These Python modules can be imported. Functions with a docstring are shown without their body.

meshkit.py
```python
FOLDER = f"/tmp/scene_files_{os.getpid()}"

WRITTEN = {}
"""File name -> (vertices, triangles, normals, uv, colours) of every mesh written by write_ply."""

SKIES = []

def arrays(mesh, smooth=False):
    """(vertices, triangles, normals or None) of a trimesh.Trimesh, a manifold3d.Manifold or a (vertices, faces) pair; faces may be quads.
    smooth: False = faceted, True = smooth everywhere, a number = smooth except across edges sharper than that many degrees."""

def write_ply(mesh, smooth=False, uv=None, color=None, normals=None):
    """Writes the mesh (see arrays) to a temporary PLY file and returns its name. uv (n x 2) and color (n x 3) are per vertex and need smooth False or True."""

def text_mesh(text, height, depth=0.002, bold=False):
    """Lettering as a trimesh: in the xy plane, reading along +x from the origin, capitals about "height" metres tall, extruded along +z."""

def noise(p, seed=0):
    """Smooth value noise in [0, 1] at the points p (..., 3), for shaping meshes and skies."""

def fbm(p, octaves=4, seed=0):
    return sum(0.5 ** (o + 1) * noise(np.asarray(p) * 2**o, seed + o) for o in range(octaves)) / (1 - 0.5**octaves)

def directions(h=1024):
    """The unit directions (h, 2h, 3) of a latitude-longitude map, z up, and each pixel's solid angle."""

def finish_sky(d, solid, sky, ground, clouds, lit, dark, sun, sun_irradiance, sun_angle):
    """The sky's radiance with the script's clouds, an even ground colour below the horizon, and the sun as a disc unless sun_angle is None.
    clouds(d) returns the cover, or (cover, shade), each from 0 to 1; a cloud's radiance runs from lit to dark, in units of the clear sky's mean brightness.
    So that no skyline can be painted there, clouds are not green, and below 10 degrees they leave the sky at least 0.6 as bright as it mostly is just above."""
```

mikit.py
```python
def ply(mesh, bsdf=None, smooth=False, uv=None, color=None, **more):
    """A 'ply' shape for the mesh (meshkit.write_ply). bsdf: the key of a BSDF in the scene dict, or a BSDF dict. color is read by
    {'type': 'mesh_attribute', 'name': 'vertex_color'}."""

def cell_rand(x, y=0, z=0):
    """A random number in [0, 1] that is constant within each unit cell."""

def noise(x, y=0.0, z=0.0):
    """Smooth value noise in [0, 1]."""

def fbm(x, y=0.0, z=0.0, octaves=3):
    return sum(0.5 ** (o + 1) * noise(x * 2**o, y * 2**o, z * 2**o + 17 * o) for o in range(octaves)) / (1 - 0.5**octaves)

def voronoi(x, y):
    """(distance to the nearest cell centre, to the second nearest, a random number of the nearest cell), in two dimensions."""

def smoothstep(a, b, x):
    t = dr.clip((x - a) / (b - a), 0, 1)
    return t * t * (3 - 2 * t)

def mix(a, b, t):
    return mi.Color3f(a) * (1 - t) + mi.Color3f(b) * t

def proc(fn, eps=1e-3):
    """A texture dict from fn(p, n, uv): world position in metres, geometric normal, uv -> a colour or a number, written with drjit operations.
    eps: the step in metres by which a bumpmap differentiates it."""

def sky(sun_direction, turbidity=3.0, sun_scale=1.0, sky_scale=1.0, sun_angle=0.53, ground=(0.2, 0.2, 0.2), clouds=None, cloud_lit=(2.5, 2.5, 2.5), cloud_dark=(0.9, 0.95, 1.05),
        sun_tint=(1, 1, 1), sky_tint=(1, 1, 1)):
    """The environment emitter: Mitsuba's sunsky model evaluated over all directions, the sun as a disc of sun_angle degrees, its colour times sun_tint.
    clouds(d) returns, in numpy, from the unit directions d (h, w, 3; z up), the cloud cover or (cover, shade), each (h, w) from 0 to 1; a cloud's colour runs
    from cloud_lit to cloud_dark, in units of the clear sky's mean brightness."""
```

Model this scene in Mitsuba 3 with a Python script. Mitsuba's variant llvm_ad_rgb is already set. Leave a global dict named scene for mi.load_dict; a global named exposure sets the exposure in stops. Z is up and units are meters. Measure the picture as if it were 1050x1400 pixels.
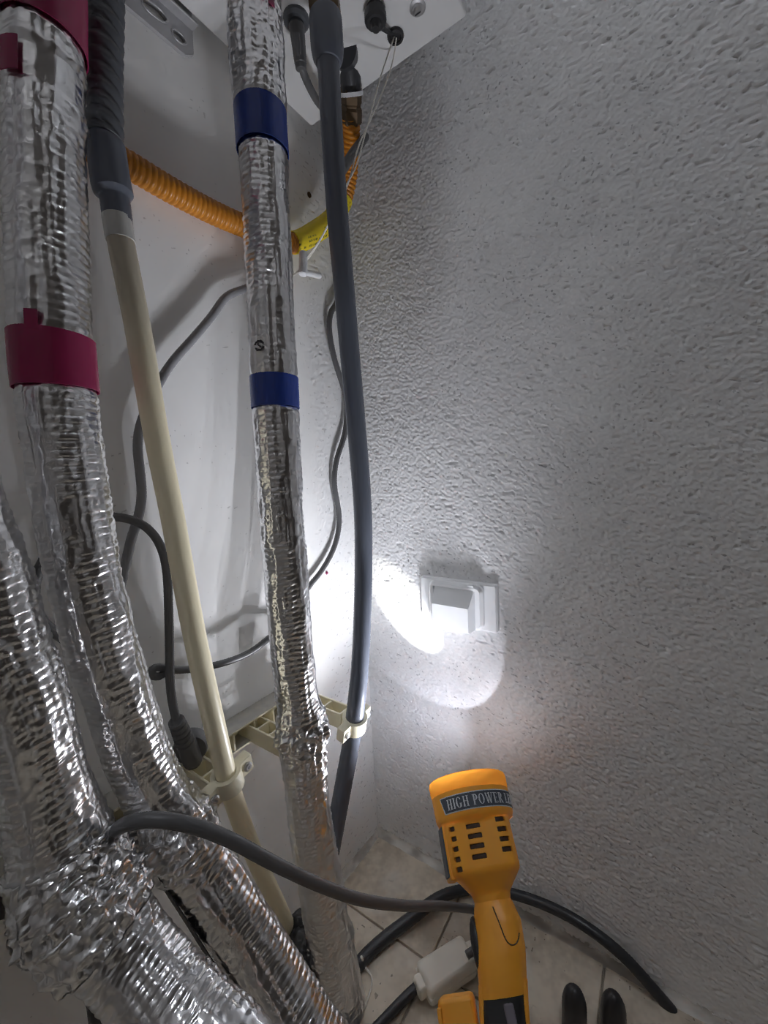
import math, numpy as np, trimesh, manifold3d as m3, mitsuba as mi, drjit as dr, mikit
from meshkit import noise as vnoise, fbm as vfbm, text_mesh
T = mi.ScalarTransform4f
RNG = np.random.default_rng(7)

# ------------------------------------------------------------------ camera, light, exposure
EYE = np.array([-0.5491, -0.4258, 0.6751])
FWD = np.array([0.82033, 0.56194, -0.10620])
UP = np.array([0.11424, 0.02094, 0.99323])
scene = {'type': 'scene'}
scene['camera'] = {'type': 'perspective', 'fov': math.degrees(2 * math.atan(525 / 553.7)), 'fov_axis': 'x', 'near_clip': 0.01,
                   'to_world': T().look_at(origin=EYE.tolist(), target=(EYE + FWD).tolist(), up=UP.tolist())}
exposure = 0.15
CEIL_LIGHT = 17.5     # radiance of the round ceiling lamp, built with the room below
# the beam of the hand lamp: its reflector throws a wide cone with a sharp edge, a middle flood and a hot core
LAMP_O = np.array([-0.118, -0.235, 0.287])
LAMP_N = np.array([0.610, 0.507, 0.609]); LAMP_N /= np.linalg.norm(LAMP_N)
def spot(target, cut, beam, power, tint):
    return {'type': 'spot', 'to_world': T().look_at(origin=(LAMP_O + LAMP_N * 0.003).tolist(), target=list(target), up=[0, 0, 1]),
            'cutoff_angle': cut, 'beam_width': beam, 'intensity': {'type': 'rgb', 'value': [power * c for c in tint]}}
HOT = np.array([0.0, -0.098, 0.432])
scene['lamp_beam_wide'] = spot(LAMP_O + LAMP_N, 36.2, 34.0, 0.033, (0.90, 0.94, 1.06))
scene['lamp_beam_flood'] = spot(0.6 * (LAMP_O + 0.25 * LAMP_N) + 0.4 * HOT, 24.0, 4.0, 0.03, (0.92, 0.95, 1.04))
scene['lamp_beam_side'] = spot((-0.06, 0.0, 0.50), 30.0, 6.0, 0.05, (0.93, 0.97, 1.08))
scene['lamp_beam_core'] = spot(HOT, 11.0, 1.5, 2.6, (1.0, 1.0, 0.90))

scene['lamp_spill_low'] = spot((0.0, -0.03, 0.27), 46.0, 6.0, 0.060, (0.90, 0.96, 1.12))
# side light of the lens: a few points spread over its face
_ax = np.cross(LAMP_N, [0, 0, 1.0]); _ax /= np.linalg.norm(_ax); _ay = np.cross(LAMP_N, _ax)
for _i in range(7):
    _o = LAMP_O + LAMP_N * 0.003 + (0 if _i == 0 else 0.034) * (math.cos(_i * math.pi / 3) * _ax + math.sin(_i * math.pi / 3) * _ay)
    _s = spot((-0.24, 0.0, 0.78), 55.0, 4.0, 0.094, (0.95, 0.98, 1.07))
    _s['to_world'] = T().look_at(origin=_o.tolist(), target=[-0.24, 0.0, 0.78], up=[0, 0, 1])
    scene['lamp_spill_%d' % _i] = _s

# ------------------------------------------------------------------ helpers
labels = {}
def numbered(name):
    if not any(k == name or k.startswith(name + '__') for k in scene) and name not in labels: return name
    i = 1
    while any(k == f'{name}_{i:03d}' or k.startswith(f'{name}_{i:03d}__') for k in scene) or f'{name}_{i:03d}' in labels: i += 1
    return f'{name}_{i:03d}'
def thing(name, label, cat, group=None):
    key = numbered(name); labels[key] = {'label': label, 'category': cat}
    if group: labels[key]['group'] = group
    return key
def part(parent, name, mesh, mat, label=None, smooth=30, **more):
    key = numbered(parent + '__' + name)
    scene[key] = mikit.ply(mesh, mat, smooth=smooth, **more)
    if label: labels[key] = {'label': label}
    return key
def solo(name, mesh, mat, label, cat, smooth=30, group=None):
    key = thing(name, label, cat, group); scene[key] = mikit.ply(mesh, mat, smooth=smooth); return key
def struct(name, mesh, mat, label=None, smooth=30):
    scene[name] = mikit.ply(mesh, mat, smooth=smooth); labels[name] = {'kind': 'structure'}
    if label: labels[name]['label'] = label
    return name
def to_tm(man):
    m = man.to_mesh(); return trimesh.Trimesh(np.array(m.vert_properties)[:, :3], np.array(m.tri_verts), process=False)
def to_man(tm):
    tm = tm.copy(); tm.merge_vertices()
    return m3.Manifold(m3.Mesh(np.asarray(tm.vertices, np.float32), np.asarray(tm.faces, np.uint32)))
def unit(v): v = np.asarray(v, float); return v / np.linalg.norm(v)
def frame(z, up=(0, 0, 1)):
    z = unit(z); x = np.cross(up, z)
    if np.linalg.norm(x) < 1e-6: x = np.cross((1, 0, 0), z)
    x = unit(x); return np.stack([x, np.cross(z, x), z], 1)
def xf(mesh, R=None, t=(0, 0, 0)):
    m = mesh.copy(); v = np.asarray(m.vertices)
    if R is not None: v = v @ np.asarray(R).T
    m.vertices = v + np.asarray(t); return m
def cat(*ms): return trimesh.util.concatenate(list(ms))
def rbox(size, r=0.002, n=8):
    """box with rounded edges, centred"""
    h = np.array(size) / 2 - r
    s = m3.Manifold.sphere(r, n)
    return to_tm(m3.Manifold.batch_hull([s.translate([a * h[0], b * h[1], c * h[2]]) for a in (-1, 1) for b in (-1, 1) for c in (-1, 1)]))
def catmull(pts, step):
    p = np.asarray(pts, float); p = np.vstack([2 * p[0] - p[1], p, 2 * p[-1] - p[-2]])
    out = []
    for i in range(1, len(p) - 2):
        p0, p1, p2, p3 = p[i - 1:i + 3]
        d = [max(np.linalg.norm(b - a), 1e-6) ** 0.5 for a, b in ((p0, p1), (p1, p2), (p2, p3))]
        t0, t1 = 0, d[0]; t2 = t1 + d[1]; t3 = t2 + d[2]
        t = np.linspace(t1, t2, 40, endpoint=False)[:, None]
        A1 = (t1 - t) / (t1 - t0) * p0 + (t - t0) / (t1 - t0) * p1
        A2 = (t2 - t) / (t2 - t1) * p1 + (t - t1) / (t2 - t1) * p2
        A3 = (t3 - t) / (t3 - t2) * p2 + (t - t2) / (t3 - t2) * p3
        B1 = (t2 - t) / (t2 - t0) * A1 + (t - t0) / (t2 - t0) * A2
        B2 = (t3 - t) / (t3 - t1) * A2 + (t - t1) / (t3 - t1) * A3
        out.append((t2 - t) / (t2 - t1) * B1 + (t - t1) / (t2 - t1) * B2)
    out = np.vstack(out + [p[-2:-1]])
    s = np.r_[0, np.cumsum(np.linalg.norm(np.diff(out, axis=0), axis=1))]
    k = max(int(s[-1] / step), 2) + 1
    si = np.linspace(0, s[-1], k)
    return np.stack([np.interp(si, s, out[:, j]) for j in range(3)], 1), si
class Curve:
    """a smooth centre line with a frame; angle 0 looks towards `face`, angles grow to the left of someone looking along -face with the line running down"""
    def __init__(self, pts, step, face=None):
        self.c, self.s = catmull(pts, step)
        c = self.c
        if len(c) > 8:
            k = np.ones(5) / 5
            sm = np.stack([np.convolve(np.pad(c[:, j], 2, 'edge'), k, 'valid') for j in range(3)], 1); sm[0], sm[-1] = c[0], c[-1]; c = sm; self.c = c
        t = np.gradient(c, axis=0); self.t = t / np.linalg.norm(t, axis=1, keepdims=True)
        face = EYE - c[len(c) // 2] if face is None else np.asarray(face, float)
        n = []; prev = face
        for i in range(len(c)):
            v = prev - self.t[i] * (prev @ self.t[i]); v = v / np.linalg.norm(v); n.append(v); prev = v
        self.n = np.array(n); self.b = np.cross(self.t, self.n)
    def ring(self, th): return np.cos(th)[..., None] * self.n[:, None] + np.sin(th)[..., None] * self.b[:, None]
    def at(self, s): return np.array([np.interp(s, self.s, self.c[:, j]) for j in range(3)])
    def near(self, p): return self.s[np.argmin(np.linalg.norm(self.c - np.asarray(p), axis=1))]
def grid_tube(c, r, caps=True):
    """c: Curve, r: (len, sides) radii"""
    k, m = r.shape
    th = np.arange(m) * 2 * np.pi / m
    v = (c.c[:, None] + r[..., None] * c.ring(np.broadcast_to(th, (k, m)))).reshape(-1, 3)
    i, j = np.meshgrid(np.arange(k - 1), np.arange(m), indexing='ij')
    a, b, d, e = i * m + j, i * m + (j + 1) % m, (i + 1) * m + (j + 1) % m, (i + 1) * m + j
    f = np.vstack([np.stack([a, d, b], -1).reshape(-1, 3), np.stack([a, e, d], -1).reshape(-1, 3)])[:, ::-1]
    if caps:
        n0 = len(v); v = np.vstack([v, c.c[:1], c.c[-1:]]); jj = np.arange(m)
        f = np.vstack([f, np.stack([jj * 0 + n0, (jj + 1) % m, jj], -1), np.stack([jj * 0 + n0 + 1, (k - 1) * m + jj, (k - 1) * m + (jj + 1) % m], -1)])
    tm = trimesh.Trimesh(v, f, process=False)
    if tm.volume < 0: tm.invert()
    return tm
def tube(pts, r, step=0.004, sides=14, face=None):
    c = Curve(pts, step, face)
    rr = np.interp(c.s / c.s[-1], np.linspace(0, 1, len(np.atleast_1d(r))), np.atleast_1d(r)) if np.ndim(r) else np.full(len(c.s), r)
    return grid_tube(c, np.broadcast_to(rr[:, None], (len(c.s), sides)))
def corrugated(pts, r, amp, pitch, step=None, sides=28, helix=False, power=1.0):
    c = Curve(pts, step or pitch / 9)
    th = np.arange(sides) * 2 * np.pi / sides
    ph = c.s[:, None] / pitch + (th / (2 * np.pi) if helix else 0 * th)
    w = np.abs(np.cos(np.pi * ph)) ** power
    return grid_tube(c, r - amp + amp * w)
def cyl(a, b, r, r2=None, n=28, bev=0.0):
    a, b = np.asarray(a, float), np.asarray(b, float); L = np.linalg.norm(b - a); r2 = r if r2 is None else r2
    prof = [(0, 0), (r - bev, 0), (r, bev), (r2, L - bev), (r2 - bev, L), (0, L)] if bev else [(0, 0), (r, 0), (r2, L), (0, L)]
    return xf(trimesh.creation.revolve(np.array(prof), sections=n), frame(b - a), a)
def lathe(a, d, prof, n=36):
    return xf(trimesh.creation.revolve(np.array(prof, float), sections=n), frame(d), np.asarray(a, float))
def ring(a, d, r0, r1, h, n=36):
    return lathe(a, d, [(r0, 0), (r1, 0), (r1, h), (r0, h), (r0, 0)], n)
def lumpy(mesh, amp, freq, seed):
    m = mesh.copy(); v = np.asarray(m.vertices); n = np.asarray(m.vertex_normals)
    m.vertices = v + n * ((vfbm(v * freq, 3, seed) - 0.5) * 2 * amp)[:, None]; return m

P = {}
P['middle_pipe'] = [[-0.2583, -0.11, 1.1298], [-0.2582, -0.11, 1.1064], [-0.2601, -0.11, 1.0446], [-0.2624, -0.11, 0.9169], [-0.2684, -0.11, 0.7524], [-0.2716, -0.11, 0.5914], [-0.2687, -0.11, 0.4396], [-0.2656, -0.11, 0.4045], [-0.2629, -0.11, 0.2895], [-0.255, -0.11, 0.2089], [-0.2469, -0.112, 0.1147], [-0.2336, -0.114, 0.0164]]
P['red_pipe'] = [[-0.416, -0.09, 1.149], [-0.418, -0.09, 1.0128], [-0.4228, -0.09, 0.9586], [-0.4329, -0.09, 0.8479], [-0.4385, -0.09, 0.7713], [-0.4397, -0.09, 0.7346], [-0.4393, -0.09, 0.6857], [-0.4382, -0.09, 0.6242], [-0.4322, -0.09, 0.5573], [-0.4251, -0.09, 0.5081], [-0.4173, -0.092, 0.4557], [-0.4095, -0.098, 0.418], [-0.3991, -0.112, 0.3774], [-0.3876, -0.135, 0.3319], [-0.3768, -0.162, 0.287], [-0.369, -0.2, 0.2415], [-0.3622, -0.235, 0.2033], [-0.372, -0.252, 0.14], [-0.384, -0.256, 0.03]]
P['near_pipe'] = [[-0.52, -0.1, 1.149], [-0.515, -0.1, 0.9], [-0.5047, -0.1, 0.7178], [-0.4996, -0.1, 0.6666], [-0.4914, -0.1, 0.616], [-0.4888, -0.1, 0.5819], [-0.482, -0.1, 0.5349], [-0.4782, -0.1, 0.4862], [-0.4746, -0.103, 0.4463], [-0.4726, -0.11, 0.4189], [-0.4683, -0.122, 0.394], [-0.4564, -0.148, 0.3617], [-0.4463, -0.19, 0.3365], [-0.4393, -0.23, 0.3212], [-0.446, -0.262, 0.26], [-0.458, -0.282, 0.14], [-0.462, -0.286, 0.03]]
P['drain_hose'] = [[-0.37, -0.078, 1.149], [-0.3723, -0.078, 1.0518], [-0.3745, -0.078, 1.0307], [-0.3812, -0.078, 0.977], [-0.3859, -0.078, 0.9283]]
P['drain_cuff'] = [[-0.3858, -0.078, 0.9294], [-0.3857, -0.078, 0.9169], [-0.3856, -0.079, 0.8988], [-0.3847, -0.08, 0.8875], [-0.3848, -0.081, 0.8716]]
P['cream_pipe'] = [[-0.3851, -0.081, 0.8736], [-0.3847, -0.082, 0.8567], [-0.3807, -0.085, 0.7982], [-0.3765, -0.088, 0.7136], [-0.3711, -0.09, 0.6439], [-0.365, -0.095, 0.5363], [-0.3554, -0.1, 0.432], [-0.35, -0.098, 0.3971], [-0.323, -0.085, 0.2943], [-0.2726, -0.06, 0.1461], [-0.2386, -0.045, 0.045]]
P['grey_pipe'] = [[-0.1949, -0.14, 1.1139], [-0.1935, -0.14, 1.0932], [-0.1938, -0.14, 1.0421], [-0.1932, -0.14, 0.9867], [-0.1918, -0.14, 0.9377], [-0.1874, -0.14, 0.8659], [-0.1782, -0.135, 0.8157], [-0.1668, -0.13, 0.7376], [-0.1558, -0.125, 0.6262], [-0.1528, -0.12, 0.5667], [-0.1595, -0.12, 0.5072], [-0.1722, -0.12, 0.4308], [-0.1856, -0.12, 0.3798], [-0.1841, -0.11, 0.3374], [-0.1932, -0.1, 0.2794], [-0.2026, -0.09, 0.2206], [-0.2109, -0.075, 0.1463], [-0.2173, -0.055, 0.0582]]
P['gas_hose'] = [[-0.3821, -0.016, 0.9598], [-0.3456, -0.016, 0.9631], [-0.3026, -0.016, 0.9613], [-0.2546, -0.016, 0.9617], [-0.2125, -0.017, 0.9647], [-0.1711, -0.02, 0.9662], [-0.1388, -0.022, 0.9751], [-0.1021, -0.026, 1.0019], [-0.0682, -0.032, 1.0338], [-0.0507, -0.04, 1.0644], [-0.0515, -0.052, 1.0903], [-0.066, -0.068, 1.1128], [-0.0783, -0.08, 1.1251], [-0.0844, -0.084, 1.1299]]
P['gas_nut'] = [[-0.0817, -0.083, 1.1286], [-0.1011, -0.1, 1.1497]]
P['gas_valve'] = [[-0.1, -0.099, 1.1477], [-0.1151, -0.108, 1.1667], [-0.1318, -0.116, 1.1779]]
P['boiler_cable'] = [[-0.1976, -0.102, 1.1304], [-0.1851, -0.095, 1.1136], [-0.1683, -0.088, 1.1116], [-0.1385, -0.075, 1.1188], [-0.1012, -0.06, 1.1309], [-0.059, -0.04, 1.1151], [-0.0276, -0.02, 1.0543], [-0.0289, -0.012, 0.9718], [-0.041, -0.009, 0.9333], [-0.0581, -0.009, 0.9124], [-0.0636, -0.009, 0.8877], [-0.0557, -0.009, 0.8466], [-0.0327, -0.009, 0.7889], [-0.0392, -0.009, 0.7369], [-0.0647, -0.009, 0.6908], [-0.0729, -0.009, 0.6571], [-0.066, -0.009, 0.5991], [-0.0799, -0.009, 0.5607], [-0.1129, -0.009, 0.5277], [-0.1391, -0.009, 0.5123], [-0.1856, -0.012, 0.4822], [-0.2394, -0.035, 0.4765], [-0.2701, -0.035, 0.4697], [-0.3077, -0.035, 0.473], [-0.3401, -0.035, 0.4819], [-0.3581, -0.035, 0.4894], [-0.3757, -0.035, 0.501], [-0.3792, -0.035, 0.4983], [-0.3761, -0.035, 0.4903], [-0.3711, -0.035, 0.4865], [-0.3659, -0.035, 0.4892]]
P['thin_cable'] = [[-0.1681, -0.012, 0.9261], [-0.2156, -0.012, 0.8957], [-0.242, -0.012, 0.8793], [-0.2632, -0.012, 0.852], [-0.2903, -0.012, 0.8201], [-0.3117, -0.012, 0.7958], [-0.3264, -0.012, 0.7754], [-0.3428, -0.012, 0.7466], [-0.3525, -0.012, 0.725], [-0.3563, -0.012, 0.7076], [-0.3566, -0.012, 0.6797], [-0.3575, -0.012, 0.6586], [-0.3647, -0.012, 0.6346], [-0.3707, -0.012, 0.6214], [-0.3782, -0.012, 0.5982], [-0.3847, -0.012, 0.5788], [-0.3965, -0.012, 0.5545]]
P['plug_cord'] = [[-0.3654, -0.05, 0.4422], [-0.3665, -0.048, 0.4555], [-0.3661, -0.045, 0.478], [-0.3629, -0.043, 0.5053], [-0.3594, -0.042, 0.54], [-0.3564, -0.042, 0.5892], [-0.3575, -0.04, 0.6089], [-0.3619, -0.036, 0.6247], [-0.3696, -0.03, 0.6359], [-0.3809, -0.026, 0.642], [-0.3913, -0.023, 0.6445], [-0.4126, -0.02, 0.6415], [-0.4314, -0.018, 0.6259], [-0.4426, -0.018, 0.6102], [-0.4484, -0.018, 0.5949], [-0.4493, -0.018, 0.5791], [-0.4453, -0.018, 0.5644], [-0.4349, -0.018, 0.5482], [-0.4189, -0.018, 0.5268], [-0.405, -0.018, 0.4967]]
P['lamp_cord'] = [[-0.439, -0.055, 0.3666], [-0.4441, -0.085, 0.4003], [-0.4495, -0.118, 0.4328], [-0.4489, -0.143, 0.4531], [-0.4376, -0.158, 0.4539], [-0.4221, -0.168, 0.442], [-0.403, -0.178, 0.4211], [-0.3773, -0.19, 0.386], [-0.3448, -0.2, 0.3428], [-0.3037, -0.21, 0.293], [-0.2464, -0.218, 0.2328], [-0.164, -0.225, 0.1519], [-0.0878, -0.235, 0.0734], [-0.1215, -0.2815, 0.1275], [-0.1004, -0.2852, 0.0827], [-0.0953, -0.272, 0.0507], [-0.1028, -0.2531, 0.0457], [-0.1098, -0.2398, 0.0431], [-0.1216, -0.2303, 0.04]]
P['floor_cable'] = [[-0.1908, -0.1009, 0.008], [-0.1787, -0.103, 0.009], [-0.1463, -0.1151, 0.011], [-0.1072, -0.1344, 0.014], [-0.071, -0.1518, 0.016], [-0.0465, -0.167, 0.016], [-0.012, -0.1985, 0.0102], [-0.012, -0.2563, 0.0368], [-0.012, -0.2879, 0.0456], [-0.012, -0.3225, 0.0502], [-0.012, -0.3548, 0.0488], [-0.012, -0.3977, 0.036], [-0.012, -0.4374, 0.0076], [-0.012, -0.4637, -0.0146], [-0.012, -0.5028, -0.0592]]
P['adapter_cable'] = [[-0.1614, -0.186, 0.014], [-0.1716, -0.1787, 0.01], [-0.1872, -0.1705, 0.007], [-0.2199, -0.1594, 0.007], [-0.2675, -0.1415, 0.007]]
P['string'] = [[-0.1851, -0.1048, 0.02], [-0.1839, -0.1092, 0.006], [-0.186, -0.1227, 0.003], [-0.197, -0.1282, 0.003], [-0.2177, -0.1331, 0.003], [-0.2348, -0.1337, 0.003], [-0.2613, -0.136, 0.003]]
P['corner_cable'] = [[-0.4558, -0.05, 0.299], [-0.4565, -0.05, 0.2692], [-0.4569, -0.05, 0.2315], [-0.4569, -0.05, 0.1816]]
P['wire_a'] = [[-0.1155, -0.1726, 1.149], [-0.1325, -0.165, 1.1047], [-0.1409, -0.155, 1.0678], [-0.1465, -0.145, 1.0359], [-0.1505, -0.135, 1.0102], [-0.1625, -0.125, 0.9853], [-0.1554, -0.1, 0.9683], [-0.1442, -0.07, 0.9587], [-0.1402, -0.045, 0.9493]]
P['wire_b'] = [[-0.1134, -0.1741, 1.149], [-0.1061, -0.165, 1.1381], [-0.1129, -0.157, 1.1113], [-0.1311, -0.148, 1.07], [-0.1454, -0.138, 1.0359], [-0.1543, -0.13, 1.0003], [-0.1597, -0.12, 0.9786], [-0.1511, -0.09, 0.9641], [-0.1406, -0.06, 0.9549], [-0.1369, -0.043, 0.9494]]
P['connector'] = [[-0.1411, -0.04, 0.9567], [-0.1451, -0.04, 0.9277]]
P['connector_b'] = [[-0.1408, -0.035, 0.9351], [-0.1015, -0.03, 0.9447]]
P['connector_wire'] = [[-0.1428, -0.036, 0.9386], [-0.1499, -0.036, 0.9307], [-0.1575, -0.034, 0.9242], [-0.1665, -0.03, 0.9197]]
P['strap'] = [[-0.0529, -0.085, 1.1247], [-0.0809, -0.092, 1.0936], [-0.1094, -0.098, 1.0603], [-0.1312, -0.1, 1.0319]]
P['black_wrap'] = [[-0.2482, -0.06, 0.1237], [-0.2543, -0.07, 0.109], [-0.2689, -0.085, 0.1105], [-0.2711, -0.1, 0.08]]
P['prongs'] = [[-0.1413, -0.2962, 0.0], [-0.0992, -0.3553, 0.0], [-0.0778, -0.3937, 0.0]]
P['misc'] = [[-0.1413, -0.2118, 0.018], [-0.1651, -0.1882, 0.018], [-0.1024, -0.2259, 0.018], [-0.0807, 0.0, 1.0702], [-0.0941, 0.0, 0.5188], [-0.1235, 0.0, 0.3782], [-0.3515, -0.04, 0.3993], [-0.3674, -0.05, 0.4434]]


# ------------------------------------------------------------------ materials
def prin(key, col, rough=0.5, **k):
    c = {'type': 'rgb', 'value': list(col)} if isinstance(col, (tuple, list)) else col
    scene[key] = {'type': 'twosided', 'bsdf': {'type': 'principled', 'base_color': c, 'roughness': rough, **k}}
    return key
N, FB, SS, MX = mikit.noise, mikit.fbm, mikit.smoothstep, mikit.mix
def stucco(p, n, uv):
    a = FB(p.x * 9, p.y * 9, p.z * 9, 3)
    g = N(p.x * 420, p.y * 420, p.z * 420)
    col = MX((0.68, 0.68, 0.685), (0.80, 0.80, 0.80), SS(0.3, 0.7, a) * 0.5 + g * 0.5)
    pit = SS(0.80, 0.88, N(p.x * 290 + 31, p.y * 260 + p.z * 90, p.z * 260 - p.y * 90)) * SS(0.35, 0.6, N(p.x * 30 + 3, p.y * 30, p.z * 30))
    return MX(col, (0.20, 0.20, 0.21), pit * 0.55)
prin('mat_stucco', mikit.proc(stucco), 0.85, specular=0.3)
def plaster(p, n, uv):
    a = FB(p.x * 7 + 5, p.y * 7, p.z * 7, 3)
    base = MX((0.79, 0.785, 0.77), (0.86, 0.855, 0.84), SS(0.3, 0.7, a))
    pit = SS(0.90, 0.95, N(p.x * 240 + p.z * 70, p.y * 160 + 7, p.z * 240 - p.x * 70)) * SS(0.45, 0.7, N(p.x * 24, 3.0, p.z * 24))
    spray = SS(-0.115, -0.07, p.x + 0.02 * N(p.z * 30, p.x * 30))
    pit2 = SS(0.84, 0.9, N(p.x * 230, 5.0, p.z * 230)) * spray
    base = MX(base, (0.72, 0.72, 0.72), spray * 0.6)
    return MX(base, (0.25, 0.24, 0.23), dr.maximum(pit, pit2) * 0.4)
prin('mat_plaster', mikit.proc(plaster), 0.8, specular=0.3)
def tilefn(p, n, uv):
    a = FB(p.x * 22, p.y * 22, p.z * 9, 3); b = FB(p.x * 140 + 9, p.y * 140, 0.0, 2)
    col = MX((0.46, 0.40, 0.32), (0.66, 0.59, 0.485), SS(0.25, 0.75, a * 0.7 + b * 0.3))
    dust = SS(0.58, 0.75, FB(p.x * 14 + 40, p.y * 14, 0.0, 3)) * 0.5
    col = MX(col, (0.72, 0.69, 0.63), dust)
    spk = SS(0.89, 0.93, N(p.x * 260, p.y * 260, 1.0)) * SS(0.5, 0.65, N(p.x * 28, p.y * 28, 8.0))
    return MX(col, (0.16, 0.13, 0.10), spk * 0.7)
prin('mat_tile', mikit.proc(tilefn), 0.7, specular=0.35)
prin('mat_door', (0.085, 0.07, 0.058), 0.6)
prin('mat_cupboard', (0.44, 0.42, 0.40), 0.6)
prin('mat_grout', (0.30, 0.265, 0.22), 0.9)
prin('mat_cove', mikit.proc(lambda p, n, uv: MX((0.36, 0.34, 0.31), (0.66, 0.64, 0.60), SS(0.25, 0.7, FB(p.x * 35, p.y * 35, p.z * 60, 3)))), 0.9)
prin('mat_foil', (0.86, 0.86, 0.87), 0.20, metallic=1.0)
prin('mat_foil_dull', (0.80, 0.80, 0.81), 0.34, metallic=1.0)
prin('mat_red_tape', (0.235, 0.012, 0.065), 0.32, specular=0.5)
prin('mat_blue_tape', (0.018, 0.045, 0.24), 0.32, specular=0.5)
prin('mat_ink', (0.03, 0.03, 0.035), 0.5)
prin('mat_grey_pipe', (0.10, 0.112, 0.14), 0.32, specular=0.5)
prin('mat_hose', (0.075, 0.08, 0.09), 0.36, specular=0.5)
prin('mat_hose_clear', (0.50, 0.50, 0.48), 0.35)
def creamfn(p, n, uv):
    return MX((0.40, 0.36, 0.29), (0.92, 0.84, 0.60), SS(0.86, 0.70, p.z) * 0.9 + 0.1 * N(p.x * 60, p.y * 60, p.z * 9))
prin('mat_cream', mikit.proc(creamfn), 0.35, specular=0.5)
prin('mat_clamp', (0.74, 0.69, 0.52), 0.42)
def railfn(p, n, uv):
    dust = SS(0.55, 0.9, n.z) * (0.75 + 0.25 * FB(p.x * 150, p.y * 150, 0.0, 2))
    return MX((0.74, 0.69, 0.52), (0.36, 0.35, 0.33), dust)
prin('mat_rail', mikit.proc(railfn), 0.5)
prin('mat_orange_hose', mikit.proc(lambda p, n, uv: MX((0.46, 0.165, 0.012), (0.56, 0.22, 0.022), FB(p.x * 40, p.y * 40, p.z * 40, 2))), 0.36)
def labelfn(p, n, uv):
    row = SS(0.5, 0.62, N(p.x * 330 + p.z * 260, p.y * 60, 2.0)) 
    w = dr.abs((p.z - 0.62 * p.x) * 190 - dr.floor((p.z - 0.62 * p.x) * 190) - 0.5)
    line = SS(0.26, 0.2, w) * SS(0.35, 0.5, N(p.x * 45 + 4, p.z * 45, 0.0))
    return MX((0.80, 0.62, 0.02), (0.09, 0.075, 0.02), row * line * 0.85)
prin('mat_gas_label', mikit.proc(labelfn), 0.4)
prin('mat_brass_dark', (0.10, 0.065, 0.035), 0.42, metallic=0.6)
prin('mat_valve', (0.05, 0.052, 0.058), 0.4, metallic=0.3)
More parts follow.
